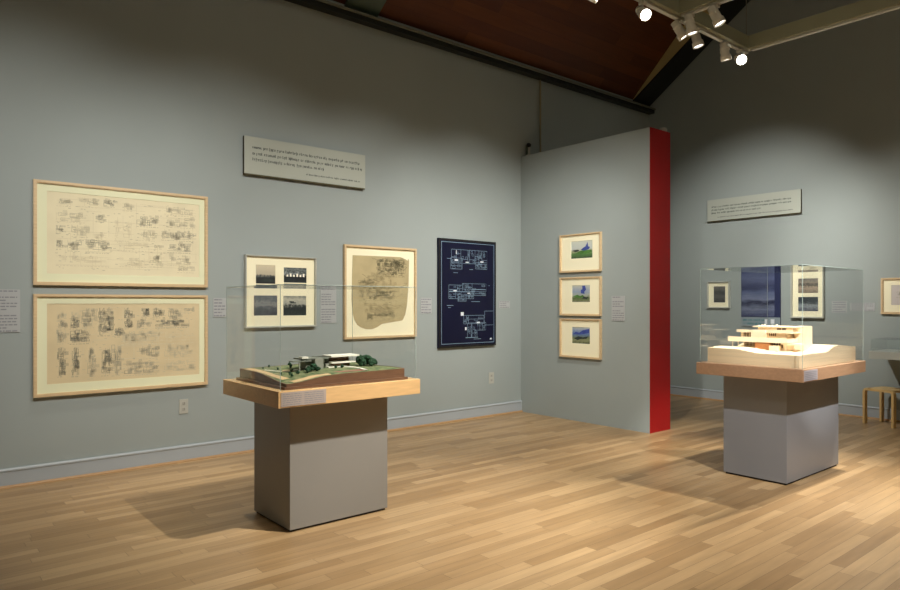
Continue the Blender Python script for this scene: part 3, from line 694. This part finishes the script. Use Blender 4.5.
g = bmesh.new(); top = [[g.verts.new((X0 + (X1 - X0) * i / NX - ox, Y0 + (Y1 - Y0) * j / NY - oy, hL(X0 + (X1 - X0) * i / NX, Y0 + (Y1 - Y0) * j / NY))) for j in range(NY + 1)] for i in range(NX + 1)]
for i in range(NX):
    for j in range(NY): g.faces.new((top[i][j], top[i + 1][j], top[i + 1][j + 1], top[i][j + 1]))
me = bpy.data.meshes.new('terrain'); g.to_mesh(me); g.free(); me.materials.append(M['grass'])
for p in me.polygons: p.use_smooth = True
o = bpy.data.objects.new('terrain', me); COL.objects.link(o); o.parent = lm
def skirt(xa, xb, ya, yb, hf, n, name, m_, parent, sub):
    mb = MB(); w = .008
    for s_ in range(4):
        pts = []
        for i in range(n + 1):
            t_ = i / n
            if s_ == 0: p = (xa + (xb - xa) * t_, ya, 0, 1)
            elif s_ == 1: p = (xb, ya + (yb - ya) * t_, -1, 0)
            elif s_ == 2: p = (xb + (xa - xb) * t_, yb, 0, -1)
            else: p = (xa, yb + (ya - yb) * t_, 1, 0)
            pts.append(p)
        for p, q in zip(pts, pts[1:]):
            zp, zq = hf(p[0], p[1]) + .0015, hf(q[0], q[1]) + .0015
            A = [(p[0] - ox, p[1] - oy), (q[0] - ox, q[1] - oy)]
            vs = []
            for (xx, yy), zz, (nx, ny) in ((A[0], zp, p[2:]), (A[1], zq, q[2:])):
                vs.append([mb.bm.verts.new((xx, yy, sub)), mb.bm.verts.new((xx, yy, zz)), mb.bm.verts.new((xx + nx * w, yy + ny * w, zz)), mb.bm.verts.new((xx + nx * w, yy + ny * w, sub))])
            a_, b_ = vs
            for k in range(4): mb.bm.faces.new((a_[k], a_[(k + 1) % 4], b_[(k + 1) % 4], b_[k]))
    return mb.build(name, m_, parent)
skirt(X0, X1, Y0, Y1, hL, 40, 'walnut_side_walls', M['walnut'], lm, .0162)
def drape(name, pts, w, m_, h=.002, hf=hL, parent=lm):
    """strip laid over the terrain"""
    mb = MB(); prev = None
    P_ = [Vector(p) for p in pts]
    # densify
    D = []
    for a_, b_ in zip(P_, P_[1:]):
        for i in range(8): D.append(a_.lerp(b_, i / 8))
    D.append(P_[-1])
    for i, p in enumerate(D):
        d = (D[min(i + 1, len(D) - 1)] - D[max(i - 1, 0)]).normalized(); n_ = Vector((-d.y, d.x)) * w / 2
        row = []
        for q in (p - n_, p + n_):
            z = hf(q.x, q.y); row += [mb.bm.verts.new((q.x - ox, q.y - oy, z - .001)), mb.bm.verts.new((q.x - ox, q.y - oy, z + h))]
        if prev:
            a_, b_ = prev, row
            for k in ((0, 1), (1, 3), (3, 2), (2, 0)): mb.bm.faces.new((a_[k[0]], a_[k[1]], b_[k[1]], b_[k[0]]))
        prev = row
    return mb.build(name, m_, parent)
drape('white_path', [(1.90, 1.885), (1.97, 1.93), (2.02, 2.0), (1.99, 2.08), (1.98, 2.12)], .012, M['white'])
drape('sandy_slope', [(1.74, 1.83), (1.92, 1.84), (2.10, 1.85), (2.24, 1.87)], .05, M['sand'], .0018)
drape('sandy_slope', [(2.33, 1.86), (2.33, 1.94), (2.32, 2.02), (2.33, 2.12)], .055, M['sand'], .0018)
drape('sandy_slope', [(1.98, 1.97), (2.02, 2.03)], .05, M['sand'], .0018)
arc = [(2.08, 2.25), (2.08, 2.31), (2.10, 2.36), (2.15, 2.40), (2.22, 2.42), (2.30, 2.41)]
MB().prism([(p[0] - ox, p[1] - oy) for p in arc + [(2.30, 2.20), (2.2, 2.18)]], 'Z', .064, .0715).build('brick_court', M['mpink'], lm)
drape('white_drive', arc, .024, M['white'], .006)
# the house
hz = lambda x, y: hL(x, y)
def lb_(name, x0, x1, y0, y1, z0, z1, m_, bev=0): return MB().box(x0 - ox, x1 - ox, y0 - oy, y1 - oy, z0, z1, bev).build(name, m_, lm)
ho = empty('house', (0, 0, 0)); ho.parent = lm
def hb(name, x0, x1, y0, y1, z0, z1, m_):
    o = MB().box(x0 - ox, x1 - ox, y0 - oy, y1 - oy, z0, z1).build(name, m_, ho); return o
hb('lower_storey', 1.90, 2.07, 2.24, 2.43, .06, .108, M['mgrey'])
hb('terrace_slab', 1.90, 2.10, 2.27, 2.455, .108, .116, M['white'])
hb('upper_storey', 1.92, 2.04, 2.22, 2.44, .116, .150, M['mroof'])
hb('roof_slab', 1.98, 2.10, 2.265, 2.485, .150, .160, M['white'])
hb('stone_tower', 2.04, 2.10, 2.145, 2.205, .05, .146, M['mgrey'])
hb('wing_roof', 1.96, 2.08, 2.06, 2.262, .142, .150, M['mroof'])
hb('wing_roof_edge', 2.05, 2.09, 2.055, 2.10, .150, .162, M['white'])
hb('wing_walls', 1.98, 2.05, 2.10, 2.24, .07, .142, M['mgrey'])
hb('porch_roof', 2.03, 2.10, 1.99, 2.12, .132, .137, M['mroof'])
hb('porch_post', 2.09, 2.097, 2.03, 2.037, .07, .132, M['mgrey'])
hb('window_band', 2.0695, 2.074, 2.28, 2.42, .068, .104, M['hole'])
hb('window_band', 2.0395, 2.044, 2.28, 2.43, .120, .146, M['hole'])
def tree(x, y, r, z=None, seed=0):
    rr = random.Random(seed); z = hL(x, y) if z is None else z
    root = empty('model_tree', (x - ox, y - oy, z)); root.parent = lm
    MB().tube([(0, 0, -.003), (0, 0, r * 1.0)], .002, 6).build('trunk', M['hole'], root)
    bm = bmesh.new()
    for _ in range(9):
        m_ = Matrix.Translation((rr.uniform(-.5, .5) * r, rr.uniform(-.5, .5) * r, r * (1.0 + rr.uniform(-.4, .5))))
        ret = bmesh.ops.create_icosphere(bm, subdivisions=2, radius=r * rr.uniform(.4, .62), matrix=m_)
        for v in ret['verts']: v.co += Vector((rr.uniform(-1, 1), rr.uniform(-1, 1), rr.uniform(-1, 1))) * r * .08
    me = bpy.data.meshes.new('foliage'); bm.to_mesh(me); bm.free(); me.materials.append(M['foliage'])
    o = bpy.data.objects.new('foliage', me); COL.objects.link(o); o.parent = root
for i, (x, y, rr_) in enumerate([(2.10, 2.50, .036), (2.10, 2.545, .042), (2.09, 2.60, .034), (2.04, 2.52, .036), (2.14, 2.56, .026), (2.14, 2.11, .026), (2.14, 2.07, .022), (2.16, 2.13, .018),
                                (1.80, 1.96, .010), (1.94, 1.96, .010), (2.13, 1.95, .010), (2.16, 1.99, .012), (2.10, 1.90, .009), (2.18, 2.05, .012), (2.13, 2.28, .012), (2.13, 2.33, .012), (2.20, 1.93, .010), (1.92, 2.06, .014), (1.78, 2.12, .012), (1.84, 1.90, .007), (2.05, 2.0, .010)]):
    tree(x, y, rr_, None, i)

# ---------------------------------------------------------------- wooden model (right)
X0r, X1r, Y0r, Y1r = 3.145, 3.875, 5.215, 6.33
wm = empty('wooden_model', ((X0r + X1r) / 2, (Y0r + Y1r) / 2, .9058), 0, 'pale basswood model of a terraced cantilevered house under the right cover', 'architectural model')
ox, oy = (X0r + X1r) / 2, (Y0r + Y1r) / 2
def hR(x, y):
    u = (x - X0r) / (X1r - X0r); v = (y - Y0r) / (Y1r - Y0r)
    s = lambda t: max(0, min(1, t)) ** 2 * (3 - 2 * max(0, min(1, t)))
    z = .095
    z += .028 * (1 - s((u - .28) / .35)) * (1 - .4 * s(v * 2))
    z += .006 * math.exp(-((v - .2) / .1) ** 2)
    z += .045 * s((v - .42) / .22) - .02 * s((v - .72) / .28)
    # contour steps
    return round(z / .0075) * .0075 * .5 + z * .5
g = bmesh.new(); NX, NY = 60, 90
top = [[g.verts.new((X0r + (X1r - X0r) * i / NX - ox, Y0r + (Y1r - Y0r) * j / NY - oy, hR(X0r + (X1r - X0r) * i / NX, Y0r + (Y1r - Y0r) * j / NY))) for j in range(NY + 1)] for i in range(NX + 1)]
for i in range(NX):
    for j in range(NY): g.faces.new((top[i][j], top[i + 1][j], top[i + 1][j + 1], top[i][j + 1]))
me = bpy.data.meshes.new('contoured_site'); g.to_mesh(me); g.free(); me.materials.append(M['bass'])
o = bpy.data.objects.new('contoured_site', me); COL.objects.link(o); o.parent = wm
skirt(X0r, X1r, Y0r, Y1r, hR, 60, 'laminated_side_walls', M['bass_l'], wm, 0)
wh = empty('house', (0, 0, 0)); wh.parent = wm
wx = lambda x: 3.165 + (x - 3.15) * .79
wy = lambda y: 5.50 + (y - 5.50) * .72
def wb(name, x0, x1, y0, y1, z0, z1, m_=None, bev=0):
    return MB().box(wx(x0) - ox, wx(x1) - ox, wy(y0) - oy, wy(y1) - oy, z0 - .9058, z1 - .9058, bev).build(name, m_ or M['bass'], wh)
# x = along the front, front faces -y at about 5.5
wb('ground_wall', 3.28, 3.74, 5.62, 5.90, .98, 1.075)
wb('brown_block', 3.44, 3.60, 5.53, 5.64, 1.0, 1.068, M['bass_d'])  # block in a darker brown than the basswood around it
wb('ground_slab', 3.22, 3.80, 5.50, 5.95, .975, 1.008)
wb('main_deck', 3.10 + .05, 3.77, 5.52, 5.86, 1.073, 1.083)
wb('deck_parapet', 3.15, 3.77, 5.52, 5.528, 1.083, 1.113)
wb('deck_parapet', 3.762, 3.77, 5.528, 5.86, 1.083, 1.108)
wb('middle_wall', 3.24, 3.72, 5.64, 5.86, 1.083, 1.15)
wb('middle_block', 3.375, 3.53, 5.58, 5.70, 1.083, 1.172)
wb('upper_deck', 3.21, 3.80, 5.60, 5.98, 1.150, 1.160)
wb('upper_parapet', 3.21, 3.38, 5.60, 5.607, 1.160, 1.172)
wb('upper_parapet', 3.53, 3.80, 5.60, 5.607, 1.160, 1.178)
wb('upper_wall', 3.40, 3.76, 5.70, 5.95, 1.160, 1.195)
wb('roof_slab', 3.36, 3.80, 5.66, 6.0, 1.195, 1.203)
wb('tower', 3.735, 3.835, 5.80, 6.02, 1.0, 1.206)
wb('end_deck', 3.70, 3.86, 5.56, 5.75, 1.06, 1.070)
wb('step_block', 3.60, 3.68, 5.50, 5.62, .985, 1.05)
for i, x in enumerate((3.36, 3.385, 3.42, 3.455, 3.50, 3.54)):
    wb('roof_vent', x + .04, x + .055, 5.70 + .02 * (i % 2), 5.715 + .02 * (i % 2), 1.203, 1.211 + .004 * (i % 3), M['white'])
# window openings with mullions
def win_band(x0, x1, y, z0, z1, n):
    wf = wb('window_opening', x0, x1, y - .002, y + .004, z0, z1, M['hole'])
    mm = MB(); w = (x1 - x0) / n
    for i in range(n + 1):
        x = x0 + i * w; mm.box(wx(x) - .0017 - ox, wx(x) + .0017 - ox, wy(y) - .005 - oy, wy(y) - oy, z0 - .9058, z1 - .9058)
    mm.build('mullions', M['bass'], wf)
win_band(3.27, 3.372, 5.638, 1.112, 1.15, 6)
win_band(3.30, 3.44, 5.618, 1.035, 1.072, 9)
win_band(3.54, 3.62, 5.638, 1.125, 1.148, 4)
win_band(3.60, 3.70, 5.618, 1.03, 1.07, 4)
win_band(3.60, 3.70, 5.698, 1.162, 1.190, 2)
for x, y in ((3.19, 5.54), (3.25, 5.54), (3.75, 5.535)):
    wb('deck_post', x, x + .006, y, y + .006, 1.0, 1.073)

# ---------------------------------------------------------------- wall display table and stool (far right)
dt = empty('display_table', (4.75, 8.84, 0), 0, 'grey glass topped display table against far wall at the right edge', 'display table')
def db(name, x0, x1, y0, y1, z0, z1, m_, b=0): return MB().box(x0 - 4.75, x1 - 4.75, y0 - 8.84, y1 - 8.84, z0, z1, b).build(name, m_, dt)
TX0, TX1, TY0, TY1 = 3.25, 6.25, 8.55, 9.11
db('table_box', TX0, TX1, TY0, TY1, .765, .852, M['case_grey'], .003)
for x in (4.35, 6.1):
    for y in (8.62, 9.02): db('leg', x - .025, x + .025, y - .025, y + .025, 0, .765, M['case_grey'])
gz0, gz1 = .8525, .985
e = .004
db('front_pane', TX0 + .02, TX1 - .02, TY0 + .02, TY0 + .026, gz0, gz1, M['glass'])
db('end_pane', TX0 + .02, TX0 + .026, TY0 + .03, TY1 - .02, gz0, gz1, M['glass'])
db('end_pane', TX1 - .026, TX1 - .02, TY0 + .03, TY1 - .02, gz0, gz1, M['glass'])
db('top_pane', TX0 + .02, TX1 - .02, TY0 + .02, TY1 - .02, gz1, gz1 + .006, M['glass'])
db('glued_edge', TX0 + .018, TX1 - .018, TY0 + .018, TY0 + .022, gz1, gz1 + .005, M['glass_edge'])
db('glued_edge', TX0 + .018, TX0 + .022, TY0 + .018, TY0 + .022, gz0, gz1, M['glass_edge'])

sa = math.atan2(-.10, .34)
sc = Vector((3.14, 8.70, 0)) + Vector((math.cos(sa), math.sin(sa), 0)) * .18 + Vector((-math.sin(sa), math.cos(sa), 0)) * .17
st = empty('stool', (sc.x, sc.y, 0), sa, 'square birch stool with bent legs below the far display table', 'stool')
sh = .415; hw = .18; hd = .17
MB().box(-hw + .03, hw - .03, -hd, hd, sh - .03, sh, .004).build('seat', M['stool'], st)
for sx in (-1, 1):
    for sy in (-1, 1):
        # L-shaped bentwood leg in the x-z plane
        mb = MB(); t_ = .026; R = .05
        outer = [(sx * hw, 0)]; inner = [(sx * (hw - t_), 0)]
        for i in range(9):
            a_ = math.pi / 2 * i / 8
            outer.append((sx * (hw - R + R * math.cos(a_)), sh - R + R * math.sin(a_)))
            inner.append((sx * (hw - R + (R - t_) * math.cos(a_)), sh - R + (R - t_) * math.sin(a_)))
        outer.append((sx * (hw - .09), sh)); inner.append((sx * (hw - .09), sh - t_))
        ya = sy * (hd - .045); yb = sy * (hd + .003)
        mb.prism(outer + list(reversed(inner)), 'Y', min(ya, yb), max(ya, yb))
        mb.build('leg', M['stool'], st)

# ---------------------------------------------------------------- hanging lighting beams and track heads
BX, BZ = 2.954, 3.80
bA = empty('lighting_beam', (BX, 2.0, BZ), 0, 'pale hanging beam with track, running toward the left foreground', 'lighting beam', 'hanging lighting beams')
MB().box(-.045, .045, -6.0, 6.304 - 2.0, 0, .120, .003).build('beam', M['beam'], bA)
MB().box(-.024, .012, -6.0, 4.29, -.022, 0).build('track', M['track'], bA)
MB().tube([(0, 6.27 - 2.0, .120), (0, 6.27 - 2.0, CZ + SL * BX - BZ - .003)], .004, 6).build('hanger_cable', M['steel_light'], bA)
bB = empty('lighting_beam', (5.0, 6.26, BZ), 0, 'pale hanging beam crossing the upper right corner', 'lighting beam', 'hanging lighting beams')
MB().box(BX + .045 - 5.0, 3.5, -.045, .045, 0, .120, .003).build('beam', M['beam'], bB)
MB().box(BX + .06 - 5.0, 3.5, -.02, .02, -.018, 0).build('track', M['track'], bB)
bC = empty('lighting_beam', (5.0, 5.07, BZ), 0, 'pale hanging beam crossing above the lamp cluster at the top edge', 'lighting beam', 'hanging lighting beams')
MB().box(BX + .045 - 5.0, 3.5, -.045, .045, 0, .120, .003).build('beam', M['beam'], bC)
MB().box(BX + .05 - 5.0, 3.5, -.02, .02, -.020, 0).build('track', M['track'], bC)

def lamp(anchor, aim, label, lit, size=.82):
    """track head: adapter, stem, yoke, finned cylindrical can with flared mouth and lens"""
    a = Vector(anchor); root = empty('track_light', a, 0, label, 'track light', 'white track lights on the hanging beams')
    MB().box(-.028, .028, -.018, .018, -.022, 0, .003).build('adapter', M['lamp'], root)
    piv = Vector((0, 0, -.10 * size)); d = (Vector(aim) - (a + piv)).normalized()
    MB().tube([(0, 0, -.02), (0, 0, -.055 * size)], .008, 10).build('stem', M['lamp'], root)
    q = d.to_track_quat('Z', 'Y').to_matrix().to_4x4(); m_ = Matrix.Translation(piv) @ q
    side = (q @ Vector((1, 0, 0))).normalized() * .06 * size
    MB().tube([piv + side, piv + side * .95 + Vector((0, 0, .03 * size)), Vector((0, 0, -.052 * size)), piv - side * .95 + Vector((0, 0, .03 * size)), piv - side], .006, 8).build('yoke', M['lamp'], root)
    s = size
    prof = [(.030 * s, -.10 * s), (.040 * s, -.095 * s), (.040 * s, -.05 * s), (.046 * s, -.045 * s), (.046 * s, -.035 * s), (.042 * s, -.03 * s), (.046 * s, -.02 * s), (.046 * s, .03 * s), (.057 * s, .045 * s), (.059 * s, .095 * s), (.053 * s, .095 * s), (.050 * s, .05 * s)]
    can = MB().lathe(prof, 24, m_).build('lamp_can', M['lamp'], root, True)
    MB().lathe([(.0505 * s, .060 * s), (.052 * s, .080 * s), (.035 * s, .088 * s), (.004 * s, .09 * s)], 24, m_).build('lens', M['lens'] if lit else M['lens_dim'], can, True)
    return root
camv = Vector(CAM)
zt = BZ - .022
# A: along the beam
lamp((BX, 3.98, zt), (1.0, 4.1, 1.6), 'white track light cut by the top edge over the wood ceiling', False)
lamp((BX, 4.57, zt), (4.9, 3.4, 1.9), 'glowing track light alone on the beam, against the dark wood ceiling', True)
lamp((BX, 5.10, zt), (4.0, 6.2, 1.3), 'pale track light left in the cluster where the beams cross', False)
lamp((BX, 5.37, zt), (3.5, 5.9, .9), 'pale track light right in the cluster, pointing down with bright rim', False)
lamp((BX + .12, 5.07, zt), (3.4, 5.6, .9), 'pale track light tucked highest in the cluster where the beams cross', False)
lamp((BX + .34, 5.07, zt), (4.4, 5.8, .9), 'white track light on the crossing beam right of the cluster, tilted right', False)
lamp((BX, 5.86, zt), (3.1, 6.6, 1.0), 'white track light beside the brightest lamp at the beam end', False)
lamp((BX, 6.14, zt), (5.6, 3.2, 1.7), 'glowing track light at the end of the beam, rightmost of the lamps', True)

# ---------------------------------------------------------------- small devices on top of the partition
sd = empty('small_sensor', (.08, 6.32, PZ), 0, 'small white bracket with black knob on the left end of partition top', 'sensor')
MB().box(-.03, .03, -.03, .03, 0, .02).box(-.012, .012, -.012, .012, .02, .13, .003).build('bracket', M['outlet'], sd)
MB().lathe([(.004, -.03), (.024, -.02), (.028, 0), (.024, .02), (.004, .03)], 14, Matrix.Translation((.005, -.012, .145)) @ Matrix.Rotation(math.pi / 2, 4, 'X')).build('black_knob', M['black'], sd, True)
MB().box(-.06, -.03, .0, .03, 0, .16).build('back_plate', M['steel_green'], sd)
s2 = empty('small_sensor', (1.86, 6.58, PZ), 0, 'small white rounded device on the red right end of partition top', 'sensor')
MB().lathe([(.03, 0), (.042, .004), (.044, .03), (.036, .05), (.006, .056)], 18).build('housing', M['outlet'], s2, True)
MB().lathe([(.05, 0), (.05, .004), (.04, .0045)], 18).build('mounting_ring', M['outlet'], s2, True)
